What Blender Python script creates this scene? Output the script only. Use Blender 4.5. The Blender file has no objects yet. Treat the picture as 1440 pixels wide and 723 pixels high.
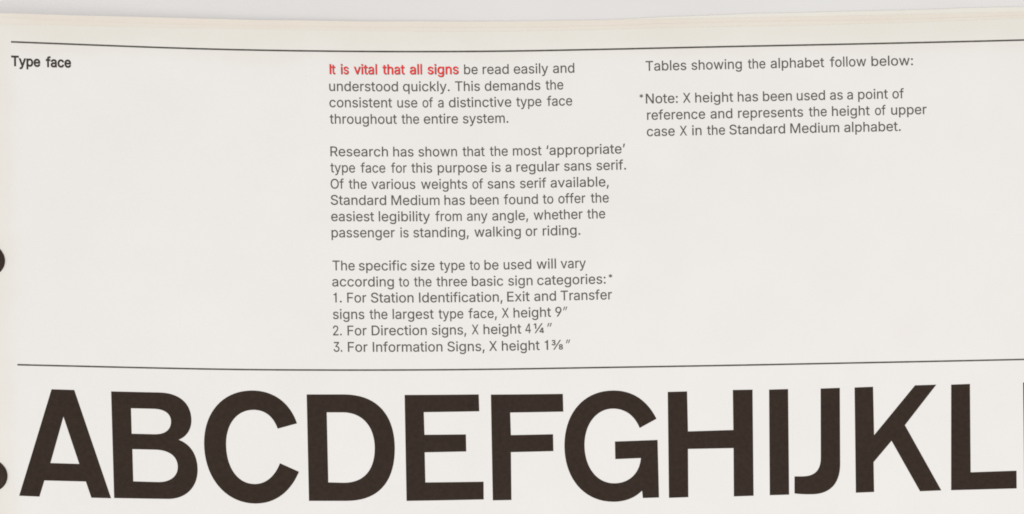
# A printed manual page (type face / alphabet) on a stack of loose pages, seen from above.
import bpy, bmesh, math, random
from mathutils import Vector, noise, geometry

scene = bpy.context.scene
# ------------------------------------------------------------------ camera
CURL_H, CURL_U, CURL_P, ROLL, CURL_G = 23.1247, 8.6925, 1.8880, 0.02070, -0.3975
MM = 0.001
DIST = 0.600                      # lens to page, metres
PX = 0.00018                      # one photograph pixel on the page, metres
cam = bpy.data.cameras.new("camera")
cam_o = bpy.data.objects.new("camera", cam)
scene.collection.objects.link(cam_o)
cam.sensor_width = 36.0
cam.lens = 36.0 * DIST / (1440 * PX)
cam.shift_x = 0.0
cam.shift_y = (1500.0 - 361.5) / 1440.0     # the photograph is the upper crop of a larger overhead shot
cam.clip_start, cam.clip_end = 0.01, 50.0
cam_o.location = (0.0, -(1500.0 - 361.5) * PX, DIST)
scene.camera = cam_o
# ------------------------------------------------------------------ light
world = bpy.data.worlds.new("World")
scene.world = world
world.use_nodes = True
bg = world.node_tree.nodes["Background"]
bg.inputs[0].default_value = (1.0, 0.985, 0.97, 1)
bg.inputs[1].default_value = 0.395

def area_lamp(name, loc, target, size, power, col):
    l = bpy.data.lights.new(name, 'AREA')
    l.shape = 'SQUARE'; l.size = size; l.energy = power; l.color = col
    o = bpy.data.objects.new(name, l)
    o.location = loc
    o.rotation_euler = (Vector(target) - Vector(loc)).to_track_quat('-Z', 'Y').to_euler()
    scene.collection.objects.link(o)
area_lamp("softbox_key", (0.58, -0.58, 1.38), (0, 0, 0), 0.8, 14.3, (1.0, 0.985, 0.965))
area_lamp("softbox_fill", (-0.75, 0.0, 1.5), (0, 0, 0), 1.0, 9.1, (1.0, 0.99, 0.975))
scene.view_settings.view_transform = 'Standard'
scene.view_settings.look = 'None'
scene.view_settings.exposure = 0.0
scene.view_settings.gamma = 1.0
scene.cycles.filter_width = 1.8

# ------------------------------------------------------------------ materials
def new_mat(name, rough=0.8, spec=0.3):
    m = bpy.data.materials.new(name); m.use_nodes = True
    nt = m.node_tree; b = nt.nodes["Principled BSDF"]
    b.inputs["Roughness"].default_value = rough
    b.inputs["Specular IOR Level"].default_value = spec
    return m, nt, b

def noise_node(nt, scale, detail=3.0, rough=0.6):
    tc = nt.nodes.new("ShaderNodeTexCoord")
    n = nt.nodes.new("ShaderNodeTexNoise")
    n.inputs["Scale"].default_value = scale
    n.inputs["Detail"].default_value = detail
    n.inputs["Roughness"].default_value = rough
    nt.links.new(tc.outputs["Object"], n.inputs["Vector"])
    return n

def ramp(nt, src, stops):
    r = nt.nodes.new("ShaderNodeValToRGB")
    e = r.color_ramp.elements
    for i, (p, c) in enumerate(stops):
        if i >= 2: e.new(p)
        e[i].position = p; e[i].color = (*c, 1)
    nt.links.new(src, r.inputs[0])
    return r

def mul_mix(nt, a, b, fac=1.0):
    m = nt.nodes.new("ShaderNodeMix"); m.data_type = 'RGBA'; m.blend_type = 'MULTIPLY'
    m.inputs[0].default_value = fac
    nt.links.new(a, m.inputs[6]); nt.links.new(b, m.inputs[7])
    return m.outputs[2]

def paper_material(name, white, aged, top_v, reach, left_u=None):
    """Matte paper, foxed towards its top and binding edges (old paper yellows from the edge in)."""
    m, nt, b = new_mat(name, 0.85, 0.18)
    N, Lk = nt.nodes, nt.links
    tc = N.new("ShaderNodeTexCoord"); sep = N.new("ShaderNodeSeparateXYZ")
    Lk.new(tc.outputs["Object"], sep.inputs[0])
    big = noise_node(nt, 38.0, 4.0)
    def edge(out, start, end):
        add = N.new("ShaderNodeMath"); add.operation = 'MULTIPLY_ADD'      # wavering stain front
        Lk.new(big.outputs["Fac"], add.inputs[0]); add.inputs[1].default_value = 0.010
        Lk.new(out, add.inputs[2])
        mr = N.new("ShaderNodeMapRange"); mr.interpolation_type = 'SMOOTHERSTEP'
        mr.inputs[1].default_value = start + 0.005; mr.inputs[2].default_value = end + 0.005
        Lk.new(add.outputs[0], mr.inputs[0])
        return mr.outputs[0]
    f = edge(sep.outputs[1], top_v - reach, top_v)
    if left_u is not None:
        g = edge(sep.outputs[0], left_u + 0.011, left_u - 0.003)
        mx = N.new("ShaderNodeMath"); mx.operation = 'MAXIMUM'
        Lk.new(f, mx.inputs[0]); Lk.new(g, mx.inputs[1]); f = mx.outputs[0]
    mix = N.new("ShaderNodeMix"); mix.data_type = 'RGBA'
    Lk.new(f, mix.inputs[0])
    mix.inputs[6].default_value = (*white, 1); mix.inputs[7].default_value = (*aged, 1)
    mott = noise_node(nt, 60.0, 5.0)
    c = mul_mix(nt, mix.outputs[2], ramp(nt, mott.outputs["Fac"], [(0.28, (0.978, 0.974, 0.966)), (0.72, (1, 1, 1))]).outputs[0])
    broad = noise_node(nt, 14.0, 6.0, 0.65)
    c = mul_mix(nt, c, ramp(nt, broad.outputs["Fac"], [(0.32, (0.982, 0.983, 0.978)), (0.55, (1, 1, 1)), (0.75, (0.994, 0.988, 0.984))]).outputs[0])
    grain = noise_node(nt, 2600.0, 2.0)
    c = mul_mix(nt, c, ramp(nt, grain.outputs["Fac"], [(0.25, (0.965, 0.965, 0.965)), (0.75, (1, 1, 1))]).outputs[0])
    Lk.new(c, b.inputs["Base Color"])
    bp = N.new("ShaderNodeBump"); bp.inputs["Strength"].default_value = 0.08; bp.inputs["Distance"].default_value = 0.0002
    Lk.new(grain.outputs["Fac"], bp.inputs["Height"]); Lk.new(bp.outputs[0], b.inputs["Normal"])
    return m

def ink_material(name, col, wear, scale=900.0, rough=0.7, spec=0.12):
    """Printing ink, slightly uneven where the sheet took less of it."""
    m, nt, b = new_mat(name, rough, spec)
    n = noise_node(nt, scale, 4.0, 0.7)
    r = ramp(nt, n.outputs["Fac"], [(0.35, col), (0.75, tuple(min(1, c * wear) for c in col))])
    d = noise_node(nt, 55.0, 5.0, 0.7)
    c = mul_mix(nt, r.outputs[0], ramp(nt, d.outputs["Fac"], [(0.3, (0.90, 0.885, 0.87)), (0.7, (1, 1, 1))]).outputs[0])
    nt.links.new(c, b.inputs["Base Color"])
    return m

M_PAGE = paper_material("page_paper", (0.796, 0.778, 0.766), (0.760, 0.735, 0.681), 0.0575, 0.0125, -0.1285)
M_UNDER = paper_material("aged_paper", (0.770, 0.718, 0.655), (0.764, 0.707, 0.635), 0.060, 0.004)
M_LOWER = paper_material("lower_paper", (0.778, 0.752, 0.692), (0.772, 0.744, 0.678), 0.064, 0.004)
M_INK = ink_material("black_ink", (0.030, 0.0192, 0.0142), 1.4)
M_TEXT = ink_material("text_ink", (0.088, 0.081, 0.073), 1.7, 1500.0)
M_HEAD = ink_material("heading_ink", (0.042, 0.034, 0.029), 1.7, 1500.0)
M_RULE = ink_material("rule_ink", (0.060, 0.056, 0.050), 2.2, 500.0)
M_RED = ink_material("red_ink", (0.78, 0.046, 0.044), 1.08)
M_PLUG = ink_material("dark_plug", (0.034, 0.022, 0.016), 1.3, 300.0, 0.6, 0.15)
M_TABLE, _nt, _b = new_mat("grey_tabletop", 0.7, 0.2)
_n = noise_node(_nt, 25.0, 5.0)
_nt.links.new(ramp(_nt, _n.outputs["Fac"], [(0.3, (0.700, 0.688, 0.682)), (0.7, (0.722, 0.711, 0.705))]).outputs[0], _b.inputs["Base Color"])

# ------------------------------------------------------------------ the page's own shape
def curl(u, v):
    """Height (mm) of the sheet at page point (u, v) mm: flat on the right, lifting towards the binding."""
    t = max(0.0, CURL_U - u) / 180.0
    return CURL_H * t ** CURL_P * (1.0 + CURL_G * v / 180.0)

def link(name, me, material, parent=None):
    o = bpy.data.objects.new(name, me)
    me.materials.clear(); me.materials.append(material)
    scene.collection.objects.link(o)
    if parent: o.parent = parent
    return o

def fill_outlines(loops, offset=0.0, bezier=False, res=6):
    """Filled flat bmesh from closed outlines (holes wound the other way)."""
    cu = bpy.data.curves.new("outline", 'CURVE')
    cu.dimensions = '2D'; cu.fill_mode = 'FRONT'; cu.resolution_u = res; cu.offset = offset
    for lp in loops:
        if bezier:
            s = cu.splines.new('BEZIER'); s.bezier_points.add(len(lp) - 1)
            for b, (l, c, r) in zip(s.bezier_points, lp):
                b.handle_left_type = b.handle_right_type = 'FREE'
                b.co, b.handle_left, b.handle_right = (*c, 0), (*l, 0), (*r, 0)
        else:
            s = cu.splines.new('POLY'); s.points.add(len(lp) - 1)
            for p, c in zip(s.points, lp): p.co = (c[0], c[1], 0, 1)
        s.use_cyclic_u = True
    o = bpy.data.objects.new("outline", cu); scene.collection.objects.link(o)
    bpy.context.view_layer.update()
    me = bpy.data.meshes.new_from_object(o.evaluated_get(bpy.context.evaluated_depsgraph_get()))
    bpy.data.objects.remove(o); bpy.data.curves.remove(cu)
    bm = bmesh.new(); bm.from_mesh(me); bpy.data.meshes.remove(me)
    bmesh.ops.remove_doubles(bm, verts=bm.verts, dist=1e-4)
    for f in bm.faces:
        if f.normal.z < 0: f.normal_flip()
    return bm

def slice_bm(bm, step, axis):
    vals = [v.co[axis] for v in bm.verts]
    k = math.ceil(min(vals) / step); no = [0, 0, 0]; no[axis] = 1
    while k * step < max(vals):
        co = [0, 0, 0]; co[axis] = k * step
        bmesh.ops.bisect_plane(bm, geom=bm.verts[:] + bm.edges[:] + bm.faces[:], dist=1e-5, plane_co=co, plane_no=no)
        k += 1

def lay_on_page(bm, lift):
    for v in bm.verts:
        u, w = v.co.x, v.co.y
        v.co = Vector((u, w, curl(u, w) + lift + v.co.z)) * MM

def print_bm(name, bms, material, parent, lift=0.03):
    out = bmesh.new()
    for bm in bms:
        slice_bm(bm, 2.5, 0)
        lay_on_page(bm, lift)
        tmp = bpy.data.meshes.new("tmp"); bm.to_mesh(tmp); bm.free()
        out.from_mesh(tmp); bpy.data.meshes.remove(tmp)
    for f in out.faces: f.smooth = True
    me = bpy.data.meshes.new(name); out.to_mesh(me); out.free()
    return link(name, me, material, parent)

def empty(name, label, cat, group=None):
    o = bpy.data.objects.new(name, None); scene.collection.objects.link(o)
    o.empty_display_size = 0.02
    o.rotation_euler = (0, 0, ROLL)
    o["label"] = label; o["category"] = cat
    if group: o["group"] = group
    return o

EDGES = [[[-151.25,55.3],[-125.93,56.33],[-108.77,56.89],[-91.39,57.21],[-63.24,57.45],[-41.89,57.44],[-20.4,57.21],[1.18,57.06],[15.59,57.11],[33.59,57.1],[51.59,57.17],[66.0,57.13],[82.2,57.08],[93.0,57.22],[109.21,57.37],[130.82,57.69],[159.63,58.0],[213.66,58.5]],[[-151.21,59.05],[-125.89,59.47],[-108.72,59.75],[-91.35,59.94],[-63.19,60.04],[-41.83,60.05],[-20.34,60.0],[1.24,59.89],[22.84,59.75],[48.04,59.59],[66.05,59.54],[98.45,59.52],[130.86,59.64],[159.67,59.8],[213.69,60.12]],[[-151.22,57.98],[-125.9,58.57],[-91.36,59.09],[-56.1,59.38],[-20.35,59.46],[1.23,59.55],[22.84,59.84],[48.06,60.49],[66.07,60.66],[98.48,60.83],[130.89,61.02],[159.7,61.24],[213.72,61.74]],[[-151.23,57.62],[-125.91,58.3],[-94.87,58.25],[-56.12,58.39],[-34.72,58.3],[-13.19,58.26],[8.4,58.1],[28.21,58.16],[40.82,58.37],[62.42,58.43],[87.62,58.23],[107.43,58.25],[130.84,58.59],[159.65,58.9],[213.67,59.22]]]
HOLES = [[-129.7,-2.86,4.16],[-129.82,-56.54,4.13]]
LEFT, RIGHT, BOTTOM = -141.0, 205.0, -206.0

def sheet_mesh(name, edge, drop, shift, thick, seed):
    """One sheet of paper: slightly wavering top edge, two punched holes, curled towards the binding."""
    pts = [(max(LEFT, min(RIGHT, u)) + shift, v) for u, v in edge]
    top = []
    for (a, b), (c, d) in zip(pts, pts[1:]):
        n = max(1, int(abs(c - a) / 2.5))
        for i in range(n):
            t = i / n; u = a + (c - a) * t
            top.append((u, b + (d - b) * t + 0.10 * noise.noise((u * 0.07, seed, 0)) + 0.04 * noise.noise((u * 0.5, seed, 3))))
    top.append(pts[-1])
    loops = [top + [(RIGHT + shift, BOTTOM + shift), (LEFT + shift, BOTTOM + shift)]]
    for hu, hv, hr in HOLES:
        loops.append([(hu + hr * math.cos(-k * math.pi / 32), hv + hr * math.sin(-k * math.pi / 32)) for k in range(64)])
    bm = fill_outlines(loops)
    slice_bm(bm, 3.0, 0); slice_bm(bm, 12.0, 1)
    lay_on_page(bm, -drop)
    r = bmesh.ops.extrude_face_region(bm, geom=bm.faces[:])
    for g in r["geom"]:
        if isinstance(g, bmesh.types.BMVert): g.co.z -= thick * MM
    bmesh.ops.recalc_face_normals(bm, faces=bm.faces[:])
    for f in bm.faces: f.smooth = True
    me = bpy.data.meshes.new(name); bm.to_mesh(me); bm.free()
    me.set_sharp_from_angle(angle=math.radians(40))
    return me

# ------------------------------------------------------------------ table
bm = bmesh.new()
bmesh.ops.create_grid(bm, x_segments=8, y_segments=8, size=1.2)
me = bpy.data.meshes.new("tabletop"); bm.to_mesh(me); bm.free()
table = link("tabletop", me, M_TABLE)
table.location.z = -0.0015
table["label"] = "pale grey tabletop showing along the top behind the pages"
table["category"] = "tabletop"; table["kind"] = "structure"

# ------------------------------------------------------------------ sheets under the printed page
lower = link("paper_page", sheet_mesh("paper_page", EDGES[2], 0.82, 0.4, 0.16, 7.7), M_LOWER)
lower.rotation_euler = (0, 0, ROLL)
lower["label"] = "lowest cream page, its edge peeping out at the top right above the beige one"
lower["category"] = "page"; lower["group"] = "loose pages stacked under the printed page"
for edge, drop, shift, seed, lab in (
        (EDGES[1], 0.54, 0.2, 3.1, "beige aged page whose edge borders the grey tabletop along most of the top"),
        (EDGES[3], 0.27, 0.1, 5.9, "beige page directly beneath the printed page, its edge a faint line within the band")):
    under = link("paper_page", sheet_mesh("paper_page", edge, drop, shift, 0.15, seed), M_UNDER)
    under.rotation_euler = (0, 0, ROLL)
    under["label"] = lab; under["category"] = "page"; under["group"] = "loose pages stacked under the printed page"

# ------------------------------------------------------------------ printed page
page = empty("printed_page", "off white printed manual page with grey text columns and large black capitals A to L", "printed page")
link("paper_sheet", sheet_mesh("paper_sheet", EDGES[0], 0.0, 0.0, 0.16, 1.3), M_PAGE, page)

# two thin rules across the page
RULES = [[[-123.35,52.09],[-108.84,52.33],[-91.48,52.15],[-73.94,52.08],[-63.34,52.13],[-45.56,52.15],[-20.5,52.17],[1.08,52.08],[19.08,52.03],[37.09,52.07],[55.09,52.15],[65.89,52.09],[83.9,52.09],[101.9,52.08],[119.91,52.18],[130.71,52.21],[152.31,52.28],[177.52,52.41]],[[-122.97,-28.77],[-110.13,-28.6],[-92.91,-28.54],[-75.47,-28.55],[-64.91,-28.56],[-52.52,-28.48],[-29.33,-28.35],[-0.59,-28.33],[17.42,-28.41],[35.42,-28.51],[53.42,-28.6],[64.22,-28.59],[82.23,-28.58],[100.23,-28.63],[129.03,-28.65],[150.64,-28.56],[175.85,-28.4]]]
for pts, wdt in zip(RULES, (0.42, 0.40)):
    dense = []
    for (a, b), (c, d) in zip(pts, pts[1:]):
        for i in range(6): dense.append((a + (c - a) * i / 6, b + (d - b) * i / 6))
    dense.append(tuple(pts[-1]))
    for _ in range(60):        # even out the measured points into a drawn line
        dense = [dense[0]] + [(p[0], (o[1] + 2 * p[1] + q[1]) / 4) for o, p, q in zip(dense, dense[1:], dense[2:])] + [dense[-1]]
    loop = [(u, v + wdt / 2 + 0.012 * noise.noise((u * 0.3, 1, 0))) for u, v in dense] + \
           [(u, v - wdt / 2 + 0.012 * noise.noise((u * 0.3, 9, 0))) for u, v in reversed(dense)]
    print_bm("printed_rule", [fill_outlines([loop])], M_RULE, page)

# the large alphabet
LETTERS = [["A",[[[-114.91,-34.61],[-109.45,-34.61],[-101.02,-61.46],[-105.78,-61.44],[-107.04,-57.43],[-116.96,-57.43],[-118.2,-61.49],[-123.01,-61.41]],[[-112.16,-41.36],[-108.55,-53.07],[-115.45,-53.04]]]],
["B",[[[-100.57,-34.71],[-88.9,-34.69],[-88.08,-34.71],[-87.31,-34.78],[-86.58,-34.89],[-85.89,-35.05],[-85.25,-35.26],[-84.64,-35.51],[-84.09,-35.8],[-83.57,-36.13],[-83.11,-36.51],[-82.69,-36.92],[-82.31,-37.37],[-81.99,-37.86],[-81.71,-38.38],[-81.49,-38.94],[-81.31,-39.53],[-81.19,-40.15],[-81.11,-40.81],[-81.09,-41.49],[-81.11,-41.88],[-81.15,-42.26],[-81.21,-42.63],[-81.29,-42.98],[-81.39,-43.33],[-81.51,-43.66],[-81.65,-43.97],[-81.81,-44.28],[-81.98,-44.57],[-82.18,-44.84],[-82.39,-45.1],[-82.62,-45.35],[-82.86,-45.58],[-83.12,-45.79],[-83.4,-45.98],[-83.69,-46.16],[-84.0,-46.32],[-84.32,-46.46],[-83.83,-46.66],[-83.37,-46.89],[-82.94,-47.15],[-82.53,-47.43],[-82.15,-47.75],[-81.8,-48.08],[-81.48,-48.45],[-81.18,-48.84],[-80.91,-49.25],[-80.68,-49.68],[-80.47,-50.14],[-80.29,-50.62],[-80.13,-51.12],[-80.01,-51.64],[-79.91,-52.17],[-79.84,-52.73],[-79.81,-53.3],[-79.79,-53.89],[-79.83,-54.62],[-79.92,-55.32],[-80.06,-55.99],[-80.24,-56.63],[-80.48,-57.23],[-80.77,-57.8],[-81.1,-58.34],[-81.47,-58.83],[-81.89,-59.29],[-82.34,-59.71],[-82.83,-60.08],[-83.36,-60.41],[-83.92,-60.69],[-84.52,-60.93],[-85.15,-61.11],[-85.81,-61.25],[-86.49,-61.34],[-87.2,-61.37],[-100.29,-61.4]],[[-95.81,-38.82],[-90.27,-38.82],[-89.85,-38.84],[-89.44,-38.87],[-89.06,-38.92],[-88.69,-39.0],[-88.35,-39.09],[-88.03,-39.2],[-87.73,-39.33],[-87.45,-39.48],[-87.2,-39.64],[-86.98,-39.83],[-86.77,-40.03],[-86.6,-40.25],[-86.45,-40.49],[-86.32,-40.75],[-86.23,-41.02],[-86.16,-41.31],[-86.12,-41.62],[-86.11,-41.95],[-86.13,-42.27],[-86.18,-42.59],[-86.25,-42.88],[-86.34,-43.17],[-86.46,-43.43],[-86.6,-43.68],[-86.77,-43.91],[-86.96,-44.13],[-87.18,-44.32],[-87.42,-44.5],[-87.68,-44.66],[-87.97,-44.8],[-88.28,-44.92],[-88.61,-45.01],[-88.97,-45.09],[-89.34,-45.15],[-89.75,-45.18],[-90.17,-45.2],[-95.75,-45.19]],[[-95.65,-49.06],[-90.02,-49.07],[-89.49,-49.09],[-88.98,-49.14],[-88.49,-49.21],[-88.03,-49.31],[-87.59,-49.43],[-87.18,-49.58],[-86.79,-49.76],[-86.43,-49.96],[-86.1,-50.19],[-85.81,-50.44],[-85.54,-50.72],[-85.31,-51.02],[-85.11,-51.34],[-84.95,-51.69],[-84.82,-52.06],[-84.73,-52.45],[-84.68,-52.86],[-84.67,-53.3],[-84.69,-53.7],[-84.75,-54.08],[-84.84,-54.44],[-84.97,-54.78],[-85.13,-55.09],[-85.32,-55.39],[-85.53,-55.67],[-85.78,-55.92],[-86.05,-56.15],[-86.35,-56.36],[-86.67,-56.55],[-87.01,-56.71],[-87.38,-56.85],[-87.77,-56.97],[-88.18,-57.06],[-88.61,-57.12],[-89.05,-57.16],[-89.51,-57.18],[-95.57,-57.12]]]],
["C",[[[-54.96,-41.95],[-55.26,-41.12],[-55.59,-40.32],[-55.97,-39.56],[-56.39,-38.84],[-56.85,-38.17],[-57.35,-37.53],[-57.88,-36.95],[-58.46,-36.41],[-59.07,-35.91],[-59.71,-35.47],[-60.39,-35.07],[-61.1,-34.73],[-61.84,-34.43],[-62.61,-34.19],[-63.41,-34.01],[-64.24,-33.87],[-65.1,-33.8],[-65.99,-33.78],[-67.16,-33.85],[-68.29,-34.01],[-69.37,-34.26],[-70.4,-34.61],[-71.37,-35.04],[-72.29,-35.56],[-73.15,-36.15],[-73.95,-36.83],[-74.68,-37.58],[-75.35,-38.4],[-75.95,-39.28],[-76.49,-40.24],[-76.95,-41.25],[-77.34,-42.33],[-77.65,-43.46],[-77.88,-44.64],[-78.03,-45.88],[-78.1,-47.16],[-78.07,-48.59],[-77.96,-49.97],[-77.74,-51.31],[-77.44,-52.58],[-77.06,-53.8],[-76.59,-54.96],[-76.04,-56.04],[-75.41,-57.06],[-74.71,-57.99],[-73.94,-58.85],[-73.11,-59.62],[-72.21,-60.3],[-71.25,-60.89],[-70.23,-61.37],[-69.16,-61.76],[-68.04,-62.03],[-66.87,-62.2],[-65.66,-62.25],[-64.84,-62.21],[-64.05,-62.12],[-63.28,-61.98],[-62.54,-61.79],[-61.81,-61.55],[-61.11,-61.25],[-60.44,-60.91],[-59.78,-60.52],[-59.16,-60.08],[-58.55,-59.6],[-57.98,-59.07],[-57.43,-58.49],[-56.91,-57.87],[-56.41,-57.21],[-55.94,-56.51],[-55.51,-55.76],[-55.1,-54.97],[-54.72,-54.15],[-59.41,-52.03],[-59.65,-52.58],[-59.91,-53.11],[-60.18,-53.61],[-60.46,-54.07],[-60.76,-54.51],[-61.08,-54.91],[-61.4,-55.29],[-61.74,-55.63],[-62.09,-55.95],[-62.46,-56.23],[-62.84,-56.48],[-63.23,-56.7],[-63.63,-56.89],[-64.04,-57.04],[-64.46,-57.16],[-64.89,-57.25],[-65.33,-57.3],[-65.78,-57.33],[-66.49,-57.29],[-67.16,-57.18],[-67.8,-57.0],[-68.4,-56.75],[-68.97,-56.43],[-69.51,-56.04],[-70.01,-55.59],[-70.46,-55.08],[-70.88,-54.51],[-71.26,-53.89],[-71.6,-53.21],[-71.89,-52.49],[-72.14,-51.72],[-72.34,-50.91],[-72.49,-50.06],[-72.6,-49.18],[-72.66,-48.25],[-72.67,-47.3],[-72.63,-46.46],[-72.54,-45.65],[-72.4,-44.88],[-72.21,-44.14],[-71.99,-43.44],[-71.72,-42.79],[-71.41,-42.17],[-71.06,-41.6],[-70.67,-41.07],[-70.25,-40.59],[-69.79,-40.16],[-69.3,-39.78],[-68.78,-39.45],[-68.23,-39.18],[-67.65,-38.96],[-67.05,-38.8],[-66.42,-38.7],[-65.77,-38.66],[-65.3,-38.67],[-64.85,-38.71],[-64.41,-38.78],[-63.98,-38.88],[-63.58,-39.01],[-63.19,-39.16],[-62.81,-39.35],[-62.45,-39.57],[-62.11,-39.82],[-61.79,-40.09],[-61.48,-40.4],[-61.19,-40.73],[-60.91,-41.09],[-60.66,-41.49],[-60.42,-41.91],[-60.2,-42.36],[-60.0,-42.84],[-59.82,-43.34]]]],
["D",[[[-52.42,-34.63],[-42.86,-34.57],[-41.52,-34.64],[-40.26,-34.79],[-39.08,-35.04],[-37.97,-35.37],[-36.94,-35.79],[-35.98,-36.3],[-35.11,-36.88],[-34.31,-37.55],[-33.58,-38.3],[-32.94,-39.12],[-32.37,-40.01],[-31.88,-40.98],[-31.47,-42.01],[-31.13,-43.12],[-30.88,-44.29],[-30.7,-45.52],[-30.61,-46.82],[-30.59,-48.17],[-30.66,-49.6],[-30.8,-50.94],[-31.02,-52.2],[-31.32,-53.38],[-31.69,-54.49],[-32.14,-55.51],[-32.66,-56.46],[-33.25,-57.32],[-33.92,-58.1],[-34.65,-58.8],[-35.45,-59.42],[-36.32,-59.96],[-37.27,-60.41],[-38.27,-60.79],[-39.35,-61.08],[-40.49,-61.29],[-41.69,-61.41],[-42.96,-61.46],[-52.38,-61.48]],[[-47.49,-39.13],[-43.4,-39.11],[-42.56,-39.15],[-41.78,-39.27],[-41.04,-39.44],[-40.34,-39.68],[-39.69,-39.98],[-39.09,-40.34],[-38.53,-40.75],[-38.02,-41.21],[-37.56,-41.73],[-37.14,-42.29],[-36.78,-42.89],[-36.46,-43.54],[-36.2,-44.22],[-35.99,-44.95],[-35.82,-45.71],[-35.71,-46.5],[-35.65,-47.32],[-35.64,-48.17],[-35.68,-49.04],[-35.77,-49.88],[-35.91,-50.68],[-36.09,-51.43],[-36.32,-52.14],[-36.6,-52.81],[-36.92,-53.43],[-37.29,-54.0],[-37.71,-54.53],[-38.17,-55.0],[-38.68,-55.42],[-39.23,-55.8],[-39.84,-56.12],[-40.48,-56.38],[-41.18,-56.59],[-41.92,-56.75],[-42.7,-56.84],[-43.53,-56.88],[-47.45,-56.8]]]],
["E",[[[-27.85,-34.7],[-9.13,-34.69],[-9.08,-38.97],[-23.1,-39.08],[-23.04,-44.79],[-12.58,-44.78],[-12.58,-49.1],[-23.08,-49.24],[-23.06,-56.84],[-8.37,-56.79],[-8.42,-61.29],[-27.91,-61.49]]]],
["F",[[[-6.07,-34.77],[12.15,-34.91],[12.19,-39.41],[-1.27,-39.39],[-1.2,-45.1],[9.46,-45.07],[9.47,-49.35],[-1.29,-49.42],[-1.41,-61.53],[-6.13,-61.55]]]],
["G",[[[35.73,-41.7],[35.34,-40.93],[34.92,-40.2],[34.48,-39.52],[34.02,-38.87],[33.53,-38.27],[33.02,-37.71],[32.48,-37.19],[31.92,-36.71],[31.34,-36.27],[30.73,-35.88],[30.09,-35.53],[29.43,-35.23],[28.75,-34.96],[28.04,-34.75],[27.3,-34.57],[26.54,-34.44],[25.76,-34.36],[24.94,-34.32],[23.73,-34.35],[22.56,-34.47],[21.44,-34.7],[20.37,-35.03],[19.36,-35.44],[18.4,-35.95],[17.5,-36.55],[16.67,-37.22],[15.9,-37.99],[15.19,-38.82],[14.56,-39.74],[13.99,-40.73],[13.51,-41.78],[13.1,-42.91],[12.77,-44.09],[12.52,-45.34],[12.36,-46.65],[12.28,-48.01],[12.3,-49.37],[12.41,-50.69],[12.6,-51.96],[12.88,-53.18],[13.25,-54.33],[13.69,-55.43],[14.21,-56.46],[14.81,-57.42],[15.47,-58.31],[16.21,-59.12],[17.02,-59.86],[17.89,-60.51],[18.83,-61.08],[19.82,-61.55],[20.88,-61.94],[21.99,-62.22],[23.15,-62.4],[24.36,-62.48],[24.85,-62.48],[25.32,-62.47],[25.79,-62.43],[26.25,-62.38],[26.69,-62.31],[27.13,-62.23],[27.57,-62.13],[27.99,-62.01],[28.4,-61.87],[28.8,-61.71],[29.19,-61.54],[29.57,-61.36],[29.94,-61.15],[30.3,-60.93],[30.65,-60.7],[30.98,-60.44],[31.31,-60.17],[31.62,-59.89],[31.71,-59.98],[31.85,-61.69],[35.95,-61.64],[35.89,-47.06],[25.08,-47.24],[25.08,-51.7],[31.56,-51.56],[31.48,-52.18],[31.35,-52.78],[31.18,-53.35],[30.98,-53.9],[30.73,-54.41],[30.46,-54.89],[30.14,-55.34],[29.79,-55.76],[29.41,-56.15],[29.0,-56.49],[28.55,-56.8],[28.08,-57.07],[27.58,-57.3],[27.05,-57.49],[26.49,-57.64],[25.91,-57.74],[25.31,-57.8],[24.68,-57.81],[23.95,-57.76],[23.24,-57.63],[22.57,-57.43],[21.93,-57.17],[21.33,-56.84],[20.76,-56.45],[20.23,-55.99],[19.75,-55.49],[19.3,-54.92],[18.89,-54.31],[18.53,-53.65],[18.22,-52.94],[17.95,-52.19],[17.73,-51.4],[17.56,-50.57],[17.44,-49.71],[17.38,-48.81],[17.37,-47.89],[17.42,-47.04],[17.52,-46.22],[17.67,-45.42],[17.87,-44.66],[18.11,-43.93],[18.41,-43.24],[18.74,-42.59],[19.12,-41.99],[19.54,-41.43],[19.99,-40.91],[20.48,-40.45],[21.01,-40.05],[21.57,-39.7],[22.15,-39.41],[22.77,-39.18],[23.41,-39.02],[24.07,-38.93],[24.76,-38.91],[25.26,-38.93],[25.74,-38.99],[26.22,-39.08],[26.68,-39.2],[27.12,-39.35],[27.56,-39.53],[27.98,-39.74],[28.38,-39.97],[28.77,-40.24],[29.14,-40.54],[29.49,-40.87],[29.82,-41.22],[30.14,-41.61],[30.43,-42.02],[30.71,-42.46],[30.96,-42.93],[31.2,-43.43],[31.41,-43.95]]]],
["H",[[[38.7,-34.96],[43.61,-34.93],[43.63,-45.06],[55.11,-44.94],[55.18,-34.81],[60.18,-34.82],[59.89,-61.69],[54.89,-61.76],[55.06,-49.53],[43.53,-49.51],[43.37,-61.71],[38.46,-61.78]]]],
["I",[[[64.36,-34.91],[69.18,-34.87],[68.89,-61.6],[63.99,-61.64]]]],
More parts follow.
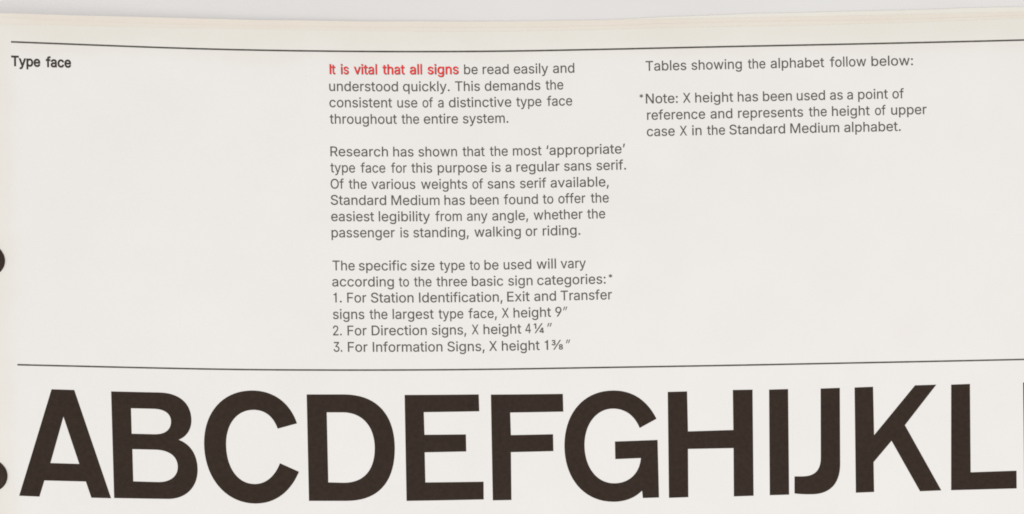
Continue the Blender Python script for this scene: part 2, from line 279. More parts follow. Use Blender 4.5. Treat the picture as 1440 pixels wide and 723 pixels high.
["J",[[[77.41,-34.91],[82.28,-34.83],[81.97,-54.09],[81.93,-54.89],[81.84,-55.66],[81.71,-56.38],[81.53,-57.05],[81.31,-57.69],[81.04,-58.27],[80.73,-58.82],[80.37,-59.32],[79.97,-59.77],[79.52,-60.17],[79.03,-60.53],[78.49,-60.84],[77.91,-61.1],[77.29,-61.31],[76.62,-61.46],[75.9,-61.57],[75.14,-61.62],[74.34,-61.63],[74.08,-61.62],[73.82,-61.61],[73.57,-61.61],[73.32,-61.6],[73.08,-61.59],[72.84,-61.58],[72.6,-61.57],[72.37,-61.55],[72.14,-61.54],[71.92,-61.52],[71.7,-61.5],[71.48,-61.48],[71.27,-61.46],[71.06,-61.43],[70.85,-61.41],[70.65,-61.38],[70.45,-61.35],[70.25,-61.32],[70.34,-57.0],[72.18,-57.04],[72.73,-57.03],[73.24,-57.0],[73.72,-56.94],[74.16,-56.84],[74.57,-56.72],[74.95,-56.56],[75.3,-56.37],[75.62,-56.15],[75.9,-55.9],[76.15,-55.62],[76.37,-55.31],[76.57,-54.96],[76.73,-54.58],[76.86,-54.17],[76.96,-53.72],[77.04,-53.24],[77.08,-52.73],[77.1,-52.19]]]],
["K",[[[86.01,-34.82],[90.7,-34.73],[90.71,-46.98],[101.32,-34.59],[106.72,-34.53],[98.55,-44.62],[107.43,-61.32],[102.03,-61.43],[95.09,-48.51],[90.44,-53.81],[90.41,-61.37],[85.78,-61.46]]]],
["L",[[[110.46,-34.6],[115.23,-34.52],[114.95,-56.89],[126.56,-56.72],[126.51,-61.22],[109.9,-61.33]]]],
["M",[[[128.69,-34.44],[135.67,-34.32],[140.24,-52.59],[145.66,-34.25],[152.69,-34.13],[152.49,-61.04],[147.72,-61.08],[147.98,-39.7],[142.4,-61.19],[138.08,-61.24],[133.2,-40.3],[133.13,-61.27],[128.45,-61.26]]]]]
for ch, loops in LETTERS:
    o = print_bm("capital_letter", [fill_outlines(loops)], M_INK, page)
    o["label"] = "large black printed capital " + ch

# the small text: glyph outlines (advance; loops of points in thousandths of the type size)
GLYPHS = {"*":(453,"201 223 206 331 114 272 89 315 186 365 89 415 114 459 206 400 201 509 250 509 246 400 337 459 362 415 266 365 362 315 337 272 246 331 250 223"),
",":(187,"38 -119 68 71 137 71 84 -119"),
".":(187,"95 -4 78 -1 63 9 53 24 50 41 53 59 60 70 70 79 78 83 95 87 113 83 121 79 131 70 138 59 141 41 138 24 128 9 113 -1"),
"1":(330,"150 382 62 382 62 428 122 436 152 462 166 509 212 509 212 0 150 0"),
"2":(453,"64 0 64 47 255 251 282 282 299 305 311 327 316 343 320 365 319 385 315 403 308 419 297 432 284 443 262 454 244 458 224 460 203 458 184 453 167 444 153 433 142 418 134 402 129 383 127 362 66 362 67 384 71 405 81 433 97 458 118 479 143 496 171 508 202 515 236 516 268 511 287 505 306 497 330 481 350 461 366 437 373 420 380 392 381 372 379 345 373 324 365 304 353 282 322 242 267 180 153 60 153 57 389 57 389 0"),
"3":(453,"218 -7 184 -5 152 3 123 14 98 30 76 50 59 74 49 101 44 132 109 132 111 119 117 102 126 87 134 78 148 67 159 61 171 57 190 52 226 50 248 52 262 56 281 64 292 71 311 88 318 98 325 116 328 130 329 152 326 172 322 184 312 202 304 212 294 222 275 234 251 242 212 248 157 248 157 299 288 448 288 452 70 452 70 509 372 509 372 461 211 278 211 289 238 290 275 286 298 280 318 271 336 260 352 246 365 231 376 213 388 185 392 166 393 145 392 123 387 103 380 84 364 58 344 35 327 23 309 12 277 1 243 -6"),
"4":(410,"255 0 255 120 25 120 25 178 245 509 315 509 315 176 385 176 385 120 315 120 315 0;255 176 255 420 88 176"),
"9":(453,"226 516 260 513 291 503 310 494 328 482 350 461 363 443 373 424 384 394 389 359 389 338 387 319 382 300 373 270 357 237 343 211 315 168 200 0 130 0 301 248 307 248 296 230 281 215 261 204 243 198 218 195 185 198 155 206 137 214 113 231 100 244 88 260 75 287 69 307 65 329 64 364 67 386 72 407 85 436 103 462 117 476 143 494 172 507 203 515;226 460 205 458 186 452 169 442 154 430 142 413 133 394 127 374 125 352 127 329 133 308 142 289 154 273 169 261 186 251 205 245 226 243 247 245 267 251 284 261 299 273 311 289 320 308 325 328 327 350 325 373 320 394 311 413 299 430 284 442 267 452 248 458"),
":":(187,"95 -4 78 -1 63 9 53 24 50 41 53 59 60 70 70 79 78 83 95 87 113 83 121 79 131 70 138 59 141 41 138 24 128 9 113 -1;95 271 78 274 63 284 53 299 50 316 53 334 63 349 78 358 95 362 113 358 128 349 138 334 141 316 138 299 128 284 113 274"),
"D":(502,"219 0 96 0 96 57 215 57 258 60 284 66 308 75 328 87 346 102 361 119 374 138 384 160 394 198 399 240 399 270 396 299 391 325 379 361 368 381 347 407 320 428 287 443 249 450 221 452 93 452 93 509 225 509 261 507 294 501 310 497 339 485 366 470 378 461 399 441 409 430 426 405 433 391 446 361 451 345 458 311 462 275 462 235 458 199 455 181 446 149 433 119 417 92 398 68 376 48 364 39 337 24 307 12 291 8 256 2;125 509 125 0 60 0 60 509"),
"E":(418,"60 0 60 509 372 509 372 452 125 452 125 286 355 286 355 229 125 229 125 57 375 57 375 0"),
"F":(410,"60 0 60 509 369 509 369 452 125 452 125 278 346 278 346 221 125 221 125 0"),
"I":(186,"62 0 62 509 127 509 127 0"),
"M":(628,"60 0 60 509 150 509 314 95 478 509 568 509 568 0 505 0 505 410 342 0 286 0 123 410 123 0"),
"N":(523,"60 0 60 509 140 509 399 107 399 509 463 509 463 0 384 0 125 402 125 0"),
"O":(533,"267 -7 251 -6 220 -2 205 1 176 11 150 25 138 33 126 42 105 63 78 101 63 130 57 146 52 162 44 197 40 254 44 311 48 329 57 362 63 378 78 407 105 445 126 466 138 475 150 484 176 498 205 508 220 511 251 515 267 516 283 515 314 511 329 508 358 498 384 484 396 475 408 466 429 445 456 407 464 393 477 362 486 329 489 311 493 254 489 197 486 179 477 146 464 115 456 101 429 63 408 42 396 33 384 25 358 11 329 1 314 -2 283 -6;267 53 300 56 330 66 358 82 383 104 402 133 418 168 427 208 430 254 427 301 422 328 408 365 390 395 367 420 340 438 320 447 300 453 267 456 234 453 203 443 175 427 151 404 131 375 116 340 106 300 103 254 106 208 116 168 131 133 151 105 175 82 203 66 234 56"),
"R":(449,"60 0 60 509 236 509 264 508 301 501 333 489 351 478 367 465 380 450 395 424 402 405 408 374 409 341 406 319 402 299 390 271 380 255 367 240 351 228 333 217 312 209 289 203 250 198 96 198 96 255 244 255 261 257 284 262 298 267 309 274 327 290 334 300 339 312 344 338 345 352 343 374 341 387 334 405 319 425 298 440 277 447 252 451 125 452 125 0;353 0 230 229 303 229 428 0"),
"S":(446,"224 -9 184 -6 149 1 118 14 91 31 70 52 54 77 43 105 38 137 104 137 108 116 113 104 119 93 132 79 148 67 166 59 187 53 209 50 233 49 249 51 265 53 286 60 305 70 316 78 329 92 339 108 344 120 346 132 344 156 340 166 335 175 321 190 301 202 284 209 259 218 169 244 141 255 116 267 95 281 78 298 65 316 57 337 54 348 52 372 55 403 61 422 70 440 87 463 110 482 128 493 148 502 180 512 203 515 227 516 263 513 296 506 325 493 351 476 371 456 387 433 397 406 401 378 337 378 334 396 327 412 316 425 302 437 277 450 257 456 236 459 209 458 187 455 167 448 145 435 133 423 121 403 116 387 116 363 121 347 127 338 139 326 164 310 212 293 275 276 312 264 336 252 359 238 378 220 395 198 405 171 408 139 405 109 396 81 380 56 360 34 333 16 302 2 265 -6"),
"T":(448,"32 452 32 509 417 509 417 452 257 452 257 0 193 0 193 452"),
"X":(474,"200 262 29 509 104 509 237 318 374 509 446 509 275 262 456 0 382 0 237 205 91 0 18 0"),
"a":(389,"160 -9 126 -5 94 5 80 13 68 22 52 38 44 52 37 66 31 90 30 108 31 124 38 150 46 166 58 179 73 190 100 204 119 209 145 215 244 228 265 235 273 243 276 251 275 273 271 288 262 305 256 311 244 320 225 327 196 331 165 327 154 324 136 315 118 301 108 288 100 274 41 291 52 315 67 335 91 356 111 367 141 377 171 383 199 384 227 381 263 372 280 364 297 352 315 333 326 313 331 298 335 281 337 251 337 0 277 0 277 52 272 52 266 42 255 28 245 18 231 9 215 1 197 -5 176 -8;170 45 194 47 222 56 244 70 260 88 271 109 275 126 276 190 270 186 259 182 231 176 165 166 134 159 113 148 101 136 94 120 92 105 94 87 102 72 114 60 130 52 149 47"),
"b":(424,"229 -8 198 -5 184 -1 167 7 153 17 141 27 118 59 112 59 112 0 53 0 53 509 114 509 114 319 118 319 137 346 148 357 161 367 177 376 190 380 212 383 252 383 274 378 294 371 322 355 338 340 352 323 365 304 375 282 382 257 387 232 390 204 390 174 385 133 379 107 370 84 359 63 345 45 330 29 313 16 294 6 274 -2 252 -6;220 47 245 50 266 58 285 71 300 88 313 109 321 133 326 160 328 189 326 218 321 245 313 269 301 289 286 306 267 319 245 327 220 330 195 327 174 320 155 307 140 291 128 271 120 247 115 219 113 189 115 159 120 131 128 107 140 87 156 70 175 57 196 50"),
"c":(395,"207 -8 170 -5 137 6 117 16 108 23 82 46 62 74 46 108 37 146 34 187 37 230 46 268 62 302 82 330 108 353 117 360 137 370 170 381 207 384 234 382 260 377 289 365 310 352 328 336 344 317 353 301 362 277 303 262 294 283 286 295 276 306 264 315 254 321 230 328 212 330 189 329 173 325 151 315 134 299 119 281 108 258 99 224 96 197 98 160 105 125 115 102 128 82 139 71 151 61 165 54 181 49 207 46 221 47 239 51 258 58 271 66 282 76 292 89 304 117 363 102 354 78 341 56 325 37 306 21 285 8 261 -1 235 -6"),
"d":(424,"195 -8 172 -6 151 -2 130 6 111 16 94 29 79 45 60 73 50 95 42 120 35 160 34 189 35 218 39 245 46 270 55 293 66 314 80 332 95 348 121 366 141 375 162 381 184 384 212 383 234 380 247 376 264 367 277 357 293 339 306 319 311 319 311 509 372 509 372 0 313 0 313 59 307 59 284 27 272 17 257 7 241 -1 227 -5;205 47 229 50 250 57 269 70 284 87 296 107 305 131 310 159 312 189 310 219 305 247 297 271 284 291 269 307 250 320 229 327 205 330 180 327 158 319 139 306 124 289 111 269 103 245 98 218 96 189 98 160 103 133 116 101 129 82 145 66 165 54 180 50"),
"e":(404,"212 -8 173 -5 138 6 117 16 90 38 68 64 51 96 39 132 34 173 35 215 42 255 55 290 73 320 97 346 125 365 157 378 192 384 228 383 251 379 266 374 294 360 319 341 330 329 341 315 357 282 363 263 367 242 371 207 371 169 97 169 99 144 103 128 107 113 114 99 123 86 139 70 151 61 172 52 195 47 218 46 239 49 258 55 275 64 288 76 297 88 306 105 365 91 357 70 345 51 330 34 311 19 283 4 267 -1 240 -6;310 221 307 245 298 269 291 282 279 300 263 314 244 324 229 328 205 330 181 328 166 324 146 313 130 299 116 283 106 263 100 245 98 221"),
"f":(253,"228 379 228 327 6 327 6 379;81 0 81 432 82 447 85 461 92 480 104 496 124 512 141 521 167 528 187 530 215 528 243 521 227 468 215 472 195 474 182 473 171 470 162 466 154 460 149 452 145 443 142 419 142 0"),
"g":(425,"207 -151 187 -150 159 -147 134 -140 112 -130 93 -119 77 -105 60 -85 51 -69 101 -41 122 -66 132 -75 149 -86 165 -92 192 -96 218 -97 249 -92 267 -85 282 -75 295 -62 300 -55 307 -38 311 -6 311 68 306 68 287 41 267 25 241 11 220 6 184 5 151 10 122 22 95 39 80 53 60 80 46 112 39 136 35 163 34 205 37 233 46 270 60 304 73 323 87 340 112 361 141 375 173 383 196 384 221 383 242 378 258 370 277 357 294 339 308 319 313 319 313 379 372 379 372 -9 371 -33 367 -54 360 -73 344 -98 324 -117 309 -128 291 -136 262 -145 241 -149;205 59 230 61 251 68 270 79 285 95 297 114 305 137 310 163 312 193 310 222 305 248 297 271 285 291 270 308 251 320 230 327 205 330 188 329 165 323 145 312 129 296 116 277 103 246 98 221 96 193 98 164 103 139 112 116 124 96 139 80 158 69 180 61"),
"h":(410,"114 227 114 0 53 0 53 509 114 509 114 287 102 287 118 322 137 349 152 362 160 367 187 379 217 384 237 384 255 382 272 378 288 373 302 365 315 355 327 343 341 321 348 304 355 274 357 240 357 0 296 0 296 246 293 266 287 283 278 298 267 310 246 323 220 329 190 327 172 322 161 317 141 303 126 283 117 257"),
"i":(166,"53 0 53 379 114 379 114 0;84 443 68 446 60 450 51 458 44 468 41 483 44 499 54 512 68 521 84 524 100 521 114 512 123 499 126 483 123 468 114 455 100 446"),
"k":(380,"110 137 110 212 121 212 284 379 360 379 184 199 177 199;53 0 53 509 114 509 114 0;294 0 148 186 191 229 372 0"),
"l":(168,"54 0 54 524 115 524 115 0"),
"m":(609,"53 0 53 379 112 379 112 295 108 295 112 310 121 329 132 346 141 355 156 367 172 376 189 382 207 385 229 386 248 383 265 376 280 367 299 347 313 323 321 295 312 295 319 314 325 326 337 343 347 353 357 361 375 372 387 377 408 383 429 386 445 386 476 380 490 375 504 368 522 354 532 342 541 328 550 304 555 286 557 266 557 0 496 0 496 254 493 281 483 303 473 313 467 317 448 326 434 329 419 330 401 329 389 326 374 320 365 314 354 303 348 295 343 285 338 270 335 247 335 0 274 0 274 260 273 275 266 295 258 306 248 316 229 325 215 329 199 330 183 329 168 325 153 317 144 311 136 303 126 289 117 266 114 238 114 0"),
"n":(409,"114 227 114 0 53 0 53 379 112 379 112 287 102 287 118 322 137 349 152 362 160 367 187 379 217 384 237 384 255 382 272 378 288 373 302 365 315 355 332 336 341 321 348 304 355 274 357 240 357 0 296 0 296 246 293 266 287 283 278 298 267 310 246 323 220 329 190 327 172 322 161 317 141 303 126 283 117 257"),
"o":(415,"207 -8 170 -5 137 6 117 16 108 23 82 46 62 74 46 108 37 146 34 187 37 230 46 268 62 302 82 330 108 353 117 360 137 370 170 381 207 384 245 381 279 370 299 360 308 353 334 330 353 302 369 268 378 230 381 187 378 146 369 108 353 74 334 46 308 23 299 16 279 6 245 -5;207 46 226 47 250 54 270 66 287 82 300 102 310 125 317 160 319 187 317 215 310 250 300 274 287 294 270 310 250 322 226 329 207 330 181 327 158 319 139 305 124 287 111 266 103 242 98 215 96 187 98 160 103 134 111 109 124 88 139 71 158 57 181 49"),
"p":(424,"53 -143 53 379 112 379 112 319 118 319 137 346 152 360 171 373 190 380 212 383 241 384 263 381 294 371 322 355 338 340 352 323 370 293 382 257 387 232 390 204 389 160 382 120 370 84 359 63 345 45 330 29 313 16 284 1 263 -5 241 -8 205 -6 184 -1 173 4 157 13 145 24 118 59 114 59 114 -143;220 47 245 50 266 58 285 71 300 88 313 109 321 133 326 160 328 189 326 218 321 245 313 269 301 289 286 306 267 319 245 327 220 330 195 327 174 320 155 307 140 291 128 271 120 247 115 219 113 189 115 159 120 131 128 107 140 87 156 70 175 57 196 50"),
"q":(424,"372 -143 311 -143 311 59 306 59 287 31 280 24 267 13 252 4 241 -1 220 -6 184 -8 151 -2 130 6 111 16 94 29 79 45 66 63 55 84 42 120 35 160 34 189 35 218 42 257 55 293 66 314 80 332 103 355 131 371 162 381 184 384 212 383 234 380 253 373 273 360 290 342 307 319 313 319 313 379 372 379;205 47 229 50 250 57 269 70 284 87 296 107 305 131 310 159 312 189 310 219 305 247 297 271 284 291 269 307 250 320 229 327 205 330 180 327 158 319 139 306 124 289 111 269 103 245 98 218 96 189 98 160 103 133 116 101 129 82 145 66 165 54 180 50"),
"r":(259,"53 0 53 379 112 379 112 321 115 321 121 335 135 352 152 367 166 375 181 380 196 384 213 385 243 384 243 322 200 326 188 324 170 320 154 312 140 301 129 289 123 279 117 262 114 244 114 0"),
"s":(365,"182 -8 154 -6 128 -2 105 6 84 18 67 33 53 50 43 71 36 94 94 107 99 92 105 79 119 64 130 56 143 51 157 47 173 45 200 46 225 52 244 62 254 71 262 81 268 97 267 112 260 129 250 139 237 147 225 151 137 173 104 186 79 202 66 215 57 229 50 246 47 274 50 298 54 312 61 326 75 343 87 354 100 363 131 376 158 382 197 384 215 382 239 377 261 369 279 358 294 344 307 328 317 310 324 290 268 277 264 288 255 302 243 316 232 323 220 329 204 332 187 333 171 332 156 329 137 321 126 313 117 304 112 294 109 283 109 272 113 258 117 250 124 243 144 232 164 225 254 202 275 193 292 183 312 164 321 150 329 126 331 99 326 75 317 54 302 35 283 19 260 6 242 0 213 -6"),
"t":(227,"204 379 204 327 6 327 6 379;65 471 126 471 126 98 128 76 136 61 150 53 170 50 202 54 213 2 192 -3 156 -4 135 -1 116 6 99 15 86 28 76 43 69 61 65 93"),
"u":(410,"182 -5 155 -3 138 1 122 7 108 15 95 25 83 37 73 51 62 76 57 95 53 127 53 379 114 379 114 144 117 113 127 88 137 75 149 64 172 53 200 50 220 52 232 55 244 59 260 69 276 86 286 103 291 116 294 130 296 153 296 379 357 379 357 0 298 0 298 92 307 92 297 68 279 38 265 23 249 12 231 3 213 -2"),
"v":(389,"163 0 17 379 84 379 174 129 206 21 184 21 221 146 305 379 371 379 226 0"),
"w":(567,"138 0 23 379 87 379 149 158 175 41 165 41 178 101 201 195 252 379 316 379 362 214 382 136 402 41 391 41 421 166 480 379 545 379 429 0 368 0 312 198 277 338 291 338 263 225 199 0"),
"x":(378,"21 0 171 218 171 171 29 379 100 379 160 285 207 206 175 206 229 299 282 379 352 379 209 169 209 214 358 0 287 0 222 98 173 182 205 182 187 154 157 98 91 0"),
"y":(389,"47 -139 61 -86 88 -90 100 -90 111 -87 124 -79 136 -67 144 -53 163 -1 17 379 84 379 174 129 206 21 184 21 202 87 224 155 305 379 371 379 204 -58 188 -91 177 -107 164 -120 149 -130 134 -138 116 -143 91 -145 65 -143"),
"z":(380,"42 0 42 46 254 320 254 323 48 323 48 379 333 379 333 331 126 60 126 56 339 56 339 0"),
"¼":(555,"148 509 148 231 94 231 94 462 91 462 25 412 25 466 82 509;61 0 410 509 468 509 119 0;312 45 312 88 424 277 460 277 460 213 437 213 366 94 366 90 526 90 526 45;439 0 440 277 492 277 492 0"),
"‘":(177,"52 318 104 509 151 509 121 318"),
"’":(177,"52 318 82 509 151 509 98 318"),
"″":(304,"33 325 51 509 120 509 78 325;185 325 202 509 271 509 229 325"),
"⅜":(647,"136 228 115 229 96 233 79 239 64 248 52 257 42 269 36 282 33 297 88 297 93 288 104 281 119 276 136 274 150 275 162 279 173 287 180 296 183 306 181 323 176 334 167 343 159 347 144 351 103 352 103 394 132 394 145 396 160 403 170 414 174 425 175 437 173 447 167 456 162 460 153 465 142 467 130 467 115 463 100 456 94 449 91 440 39 440 42 455 48 469 58 481 70 492 85 501 101 507 120 511 139 512 165 509 187 501 205 489 212 481 220 469 226 455 228 442 227 425 223 410 218 401 208 390 196 381 181 376 181 373 195 370 207 366 217 360 225 352 231 342 236 332 239 308 237 292 232 276 223 263 210 251 194 241 177 234 157 229;116 0 466 509 524 509 174 0;516 -3 494 -2 473 2 455 9 440 19 428 30 418 43 413 59 411 75 412 87 415 99 426 120 444 135 454 140 465 143 465 146 451 151 440 160 433 168 426 182 422 196 421 211 424 226 428 236 444 256 467 271 490 278 516 280 542 278 565 271 588 256 596 248 604 235 608 226 611 211 610 196 606 181 602 172 592 160 581 151 567 146 567 143 588 135 594 131 605 120 617 99 620 87 621 75 619 59 614 43 604 30 592 19 577 9 559 2 538 -2;516 39 536 42 552 50 562 62 565 79 561 96 557 103 551 109 535 118 516 121 497 118 488 114 478 106 470 96 467 79 470 62 480 50 495 42;516 163 532 166 546 173 555 185 558 197 556 213 549 225 537 233 521 237 503 236 489 230 479 219 475 205 476 189 483 176 489 171 500 166")}
GL = {}
for ch, (adv, s) in GLYPHS.items():
    loops = []
    for sp in s.split(';'):
        n = [int(x) / 1000.0 for x in sp.split()]
        loops.append(list(zip(n[::2], n[1::2])))
    if ch == '*':      # a small star in this face
        loops = [[(0.226 + (x - 0.226) * 0.62, 0.40 + (y - 0.366) * 0.62) for x, y in p] for p in loops]
    if ch == '″':      # slanted inch marks
        loops = [[(x + (y - 0.42) * 0.28, y) for x, y in p] for p in loops]
    GL[ch] = (adv / 1000.0, loops)

def embolden(p, d):
    """Moves every outline point d mm outwards (outlines run clockwise, holes the other way)."""
    res = []
    for i, c in enumerate(p):
        a, b = p[i - 1], p[(i + 1) % len(p)]
        e0 = (c[0]-a[0], c[1]-a[1]); e1 = (b[0]-c[0], b[1]-c[1])
        l0, l1 = math.hypot(*e0), math.hypot(*e1)
        n0 = (-e0[1]/l0, e0[0]/l0); n1 = (-e1[1]/l1, e1[0]/l1)
        m = (n0[0]+n1[0], n0[1]+n1[1]); dot = 1 + n0[0]*n1[0] + n0[1]*n1[1]
        k = d / max(dot, 0.55)
        res.append((c[0] + m[0]*k, c[1] + m[1]*k))
    return res

CAP = 4.80            # mm per glyph unit
CUT = {}
def cut_glyph(ch, weight):
    """Triangles of one glyph, emboldened; overlapping strokes are united by their winding number."""
    if (ch, weight) in CUT: return CUT[ch, weight]
    loops = [embolden(p, weight / CAP) for p in GL[ch][1]]
    co, ed = [], []
    for p in loops:
        n0 = len(co); co += [Vector(c) for c in p]
        ed += [(n0 + i, n0 + (i + 1) % len(p)) for i in range(len(p))]
    vs, _, fs, *_ = geometry.delaunay_2d_cdt(co, ed, [], 0, 1e-5)
    keep = []
    for f in fs:
        cx = sum(vs[i].x for i in f) / len(f); cy = sum(vs[i].y for i in f) / len(f); w = 0
        for p in loops:
            for a, b in zip(p, p[1:] + p[:1]):
                if (a[1] > cy) != (b[1] > cy) and cx < a[0] + (b[0] - a[0]) * (cy - a[1]) / (b[1] - a[1]):
                    w += 1 if b[1] > a[1] else -1
        if w: keep.append(tuple(f))
    CUT[ch, weight] = ([(v.x, v.y) for v in vs], keep)
    return CUT[ch, weight]

def set_line(words, v0, v1, weight=0.0, du=0.0, dv=0.0):
    """Beds one line of type between its two measured baseline ends; returns the flat type."""
    ua, ub = words[0][1], words[-1][2]
    bm = bmesh.new()
    for w, a, b in words:
        x, ext = 0.0, []
        for ch in w:
            xs = [p[0] for sp in GL[ch][1] for p in sp]
            ext.append((x + min(xs), x + max(xs))); x += GL[ch][0]
        nat = ext[-1][1] - ext[0][0]
        a, b = a + weight, b - weight
        sx = (b - a) / nat
        if len(w) > 1: sx = min(max(sx, CAP * 0.86), CAP * 1.10)
        else: sx = min(max(sx, CAP * 0.75), CAP * 1.1)
        track = ((b - a) - nat * sx) / (len(w) - 1) if len(w) > 1 else 0.0
        x0 = a - ext[0][0] * sx + (0 if len(w) > 1 else ((b - a) - nat * sx) / 2)
        x = 0.0
        for k, ch in enumerate(w):
            vs, fs = cut_glyph(ch, weight)
            new = []
            for gx, gy in vs:
                u = x0 + (x + gx) * sx + track * k
                new.append(bm.verts.new((u + du, v0 + (v1 - v0) * (u - ua) / (ub - ua) + gy * CAP + dv, 0)))
            for f in fs: bm.faces.new([new[i] for i in f])
            x += GL[ch][0]
    for f in bm.faces:
        f.normal_update()
        if f.normal.z < 0: f.normal_flip()
    return [bm]

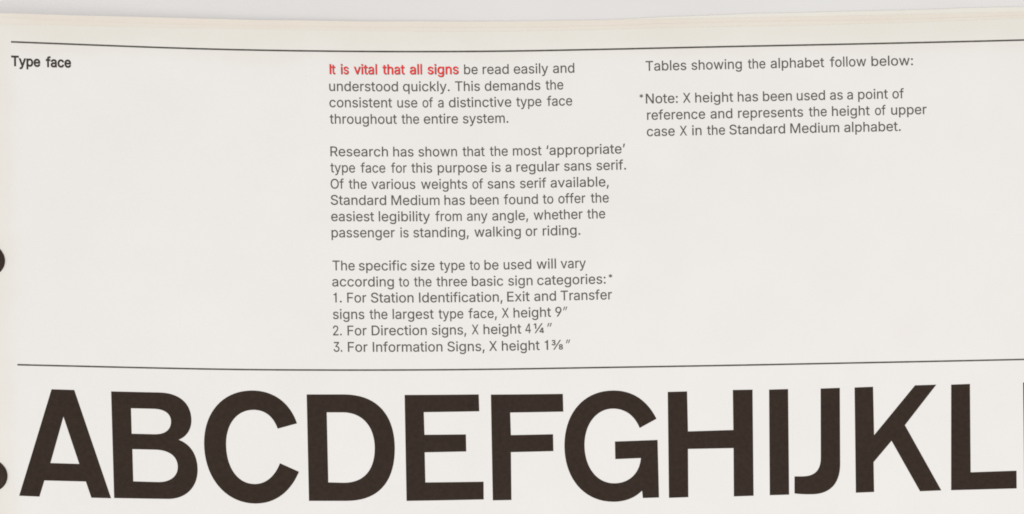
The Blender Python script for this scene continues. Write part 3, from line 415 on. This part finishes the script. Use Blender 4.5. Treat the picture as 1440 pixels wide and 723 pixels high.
LINES = [["H",46.095,46.335,[["Type",-123.382,-116.35],["face",-115.062,-108.9]]],
["R",46.423,46.484,[["It",-45.056,-43.628],["is",-42.253,-40.27],["vital",-38.948,-33.169],["that",-31.736,-26.18],["all",-24.871,-21.838],["signs",-20.384,-12.568]]],
["T",46.366,46.319,[["be",-11.15,-7.696],["read",-6.455,0.151],["easily",1.411,10.16],["and",11.348,16.766]]],
["T",42.088,42.148,[["understood",-45.232,-27.916],["quickly.",-26.679,-14.864],["This",-13.516,-7.222],["demands",-6.017,8.076],["the",9.372,13.889]]],
["T",37.989,38.052,[["consistent",-45.262,-29.488],["use",-28.18,-23.121],["of",-21.829,-19.171],["a",-17.914,-16.476],["distinctive",-15.164,0.648],["type",1.871,8.262],["face",9.647,16.055]]],
["T",33.819,33.966,[["throughout",-45.274,-28.374],["the",-27.208,-22.759],["entire",-21.593,-12.933],["system.",-11.711,-0.197]]],
["T",25.605,25.627,[["Research",-45.262,-30.781],["has",-29.473,-24.327],["shown",-23.106,-13.352],["that",-11.968,-6.356],["the",-5.078,-0.507],["most",0.771,8.043],["‘appropriate’",9.267,29.193]]],
["T",21.506,21.537,[["type",-45.345,-39.132],["face",-37.755,-31.528],["for",-30.095,-26.151],["this",-24.985,-19.726],["purpose",-18.343,-5.883],["is",-4.641,-2.392],["a",-1.204,0.272],["regular",1.586,12.512],["sans",13.646,20.558],["serif.",21.836,29.342]]],
["T",17.409,17.363,[["Of",-45.374,-42.037],["the",-40.823,-36.301],["various",-35.103,-24.047],["weights",-22.612,-10.916],["of",-9.657,-6.923],["sans",-5.789,1.085],["serif",2.399,9.06],["available,",10.139,24.881]]],
["T",13.329,13.314,[["Standard",-45.42,-31.481],["Medium",-30.173,-18.027],["has",-16.806,-11.593],["been",-10.28,-3.102],["found",-1.788,6.852],["to",8.076,10.775],["offer",12.017,18.875],["the",20.225,24.797]]],
["T",9.197,9.319,[["easiest",-45.397,-34.608],["legibility",-33.445,-20.518],["from",-19.189,-12.487],["any",-11.192,-5.975],["angle,",-4.806,4.302],["whether",5.688,18.108],["the",19.242,23.814]]],
["T",5.1,5.274,[["passenger",-45.39,-29.481],["is",-28.102,-25.986],["standing,",-24.82,-10.827],["walking",-9.389,2.362],["or",3.587,6.557],["riding.",7.907,17.429]]],
["T",-3.235,-3.123,[["The",-45.309,-39.724],["specific",-38.706,-26.66],["size",-25.584,-19.626],["type",-18.351,-11.989],["to",-10.767,-8.195],["be",-7.025,-3.445],["used",-2.167,4.853],["will",6.185,11.099],["vary",12.269,18.659]]],
["T",-7.296,-7.221,[["according",-45.48,-29.969],["to",-28.751,-26.151],["the",-24.914,-20.464],["three",-19.243,-11.48],["basic",-10.311,-2.34],["sign",-1.099,5.076],["categories:",6.246,23.58],["*",24.336,25.308]]],
["T",-11.335,-11.232,[["1.",-45.205,-43.155],["For",-41.799,-36.977],["Station",-35.832,-25.087],["Identification,",-23.723,-2.622],["Exit",-1.434,4.272],["and",5.406,10.933],["Transfer",12.103,25.099]]],
["T",-15.539,-15.317,[["signs",-45.45,-37.563],["the",-36.276,-31.749],["largest",-30.46,-20.095],["type",-18.892,-12.603],["face,",-11.326,-4.148],["X",-2.871,-1.089],["height",0.081,9.586],["9",10.666,12.25],["″",12.7,13.69]]],
["T",-19.671,-19.376,[["2.",-45.534,-43.323],["For",-41.879,-37.075],["Direction",-35.823,-21.921],["signs,",-20.682,-11.951],["X",-10.566,-8.821],["height",-7.598,1.976],["4",2.984,4.425],["¼",5.127,7.701],["″",8.547,9.753]]],
["T",-23.8,-23.665,[["3.",-45.457,-43.264],["For",-41.873,-36.927],["Information",-35.622,-18.057],["Signs,",-16.8,-7.415],["X",-6.246,-4.267],["height",-3.043,6.533],["1",7.793,8.693],["⅜",9.557,12.437],["″",13.193,14.291]]],
["T",46.413,46.452,[["Tables",34.808,45.124],["showing",46.421,59.168],["the",60.68,65.145],["alphabet",66.459,80.034],["follow",81.475,90.657],["below:",91.971,102.503]]],
["T",38.149,38.114,[["*",33.089,34.043],["Note:",34.691,42.793],["X",44.089,46.015],["height",47.186,56.818],["has",57.952,63.119],["been",64.343,71.671],["used",72.895,80.06],["as",81.303,84.561],["a",85.641,87.118],["point",88.432,95.976],["of",97.11,100.026]]],
["T",33.989,33.999,[["reference",34.911,49.62],["and",50.97,56.516],["represents",57.956,74.43],["the",75.87,80.425],["height",81.721,91.299],["of",92.614,95.35],["upper",96.718,105.702]]],
["T",29.851,29.87,[["case",34.771,41.847],["X",43.107,44.944],["in",46.222,48.634],["the",50.003,54.594],["Standard",55.674,69.789],["Medium",71.103,83.49],["alphabet.",84.732,99.045]]]]
for kind, v0, v1, words in LINES:
    words = [tuple(w) for w in words]
    if kind == 'H':
        o = print_bm("heading", set_line(words, v0, v1, 0.12), M_HEAD, page)
        o["label"] = "bold dark heading reading Type face"
    elif kind == 'R':
        print_bm("text_line", set_line(words, v0, v1, 0.06, 0.11, -0.09), M_TEXT, page, 0.02)
        o = print_bm("red_text", set_line(words, v0, v1, 0.035), M_RED, page, 0.05)
        o["label"] = "red words reading It is vital that all signs"
    else:
        print_bm("text_line", set_line(words, v0, v1, 0.03), M_TEXT, page)

# ------------------------------------------------------------------ dark round plugs added to fill the punched holes
for (hu, hv, hr), lab in zip(HOLES, ("upper dark round plug filling the punched hole at the left edge",
                                     "lower dark round plug filling the hole left of capital A")):
    r = hr * 0.975; zt = curl(hu, hv) + 0.25; z0 = -1.48
    prof = [(0.001, z0), (r * 1.0, z0), (r, z0 + 0.3), (r, zt - 0.5), (r * 0.96, zt - 0.2), (r * 0.8, zt + 0.05), (r * 0.45, zt + 0.2), (0.001, zt + 0.25)]
    bm = bmesh.new(); n = 48; rings = []
    for pr, pz in prof:
        rings.append([bm.verts.new((pr * math.cos(2 * math.pi * k / n) * MM, pr * math.sin(2 * math.pi * k / n) * MM, (pz - z0) * MM)) for k in range(n)])
    for a, b in zip(rings, rings[1:]):
        for k in range(n): bm.faces.new((a[k], a[(k + 1) % n], b[(k + 1) % n], b[k]))
    bmesh.ops.remove_doubles(bm, verts=bm.verts, dist=3e-6)
    bmesh.ops.recalc_face_normals(bm, faces=bm.faces[:])
    for f in bm.faces: f.smooth = True
    me = bpy.data.meshes.new("hole_plug"); bm.to_mesh(me); bm.free()
    me.set_sharp_from_angle(angle=math.radians(50))
    o = link("hole_plug", me, M_PLUG)
    c, s = math.cos(ROLL), math.sin(ROLL)
    o.location = ((hu * c - hv * s) * MM, (hu * s + hv * c) * MM, z0 * MM)
    o["label"] = lab; o["category"] = "binder post"; o["group"] = "dark plugs filling the holes along the left edge"
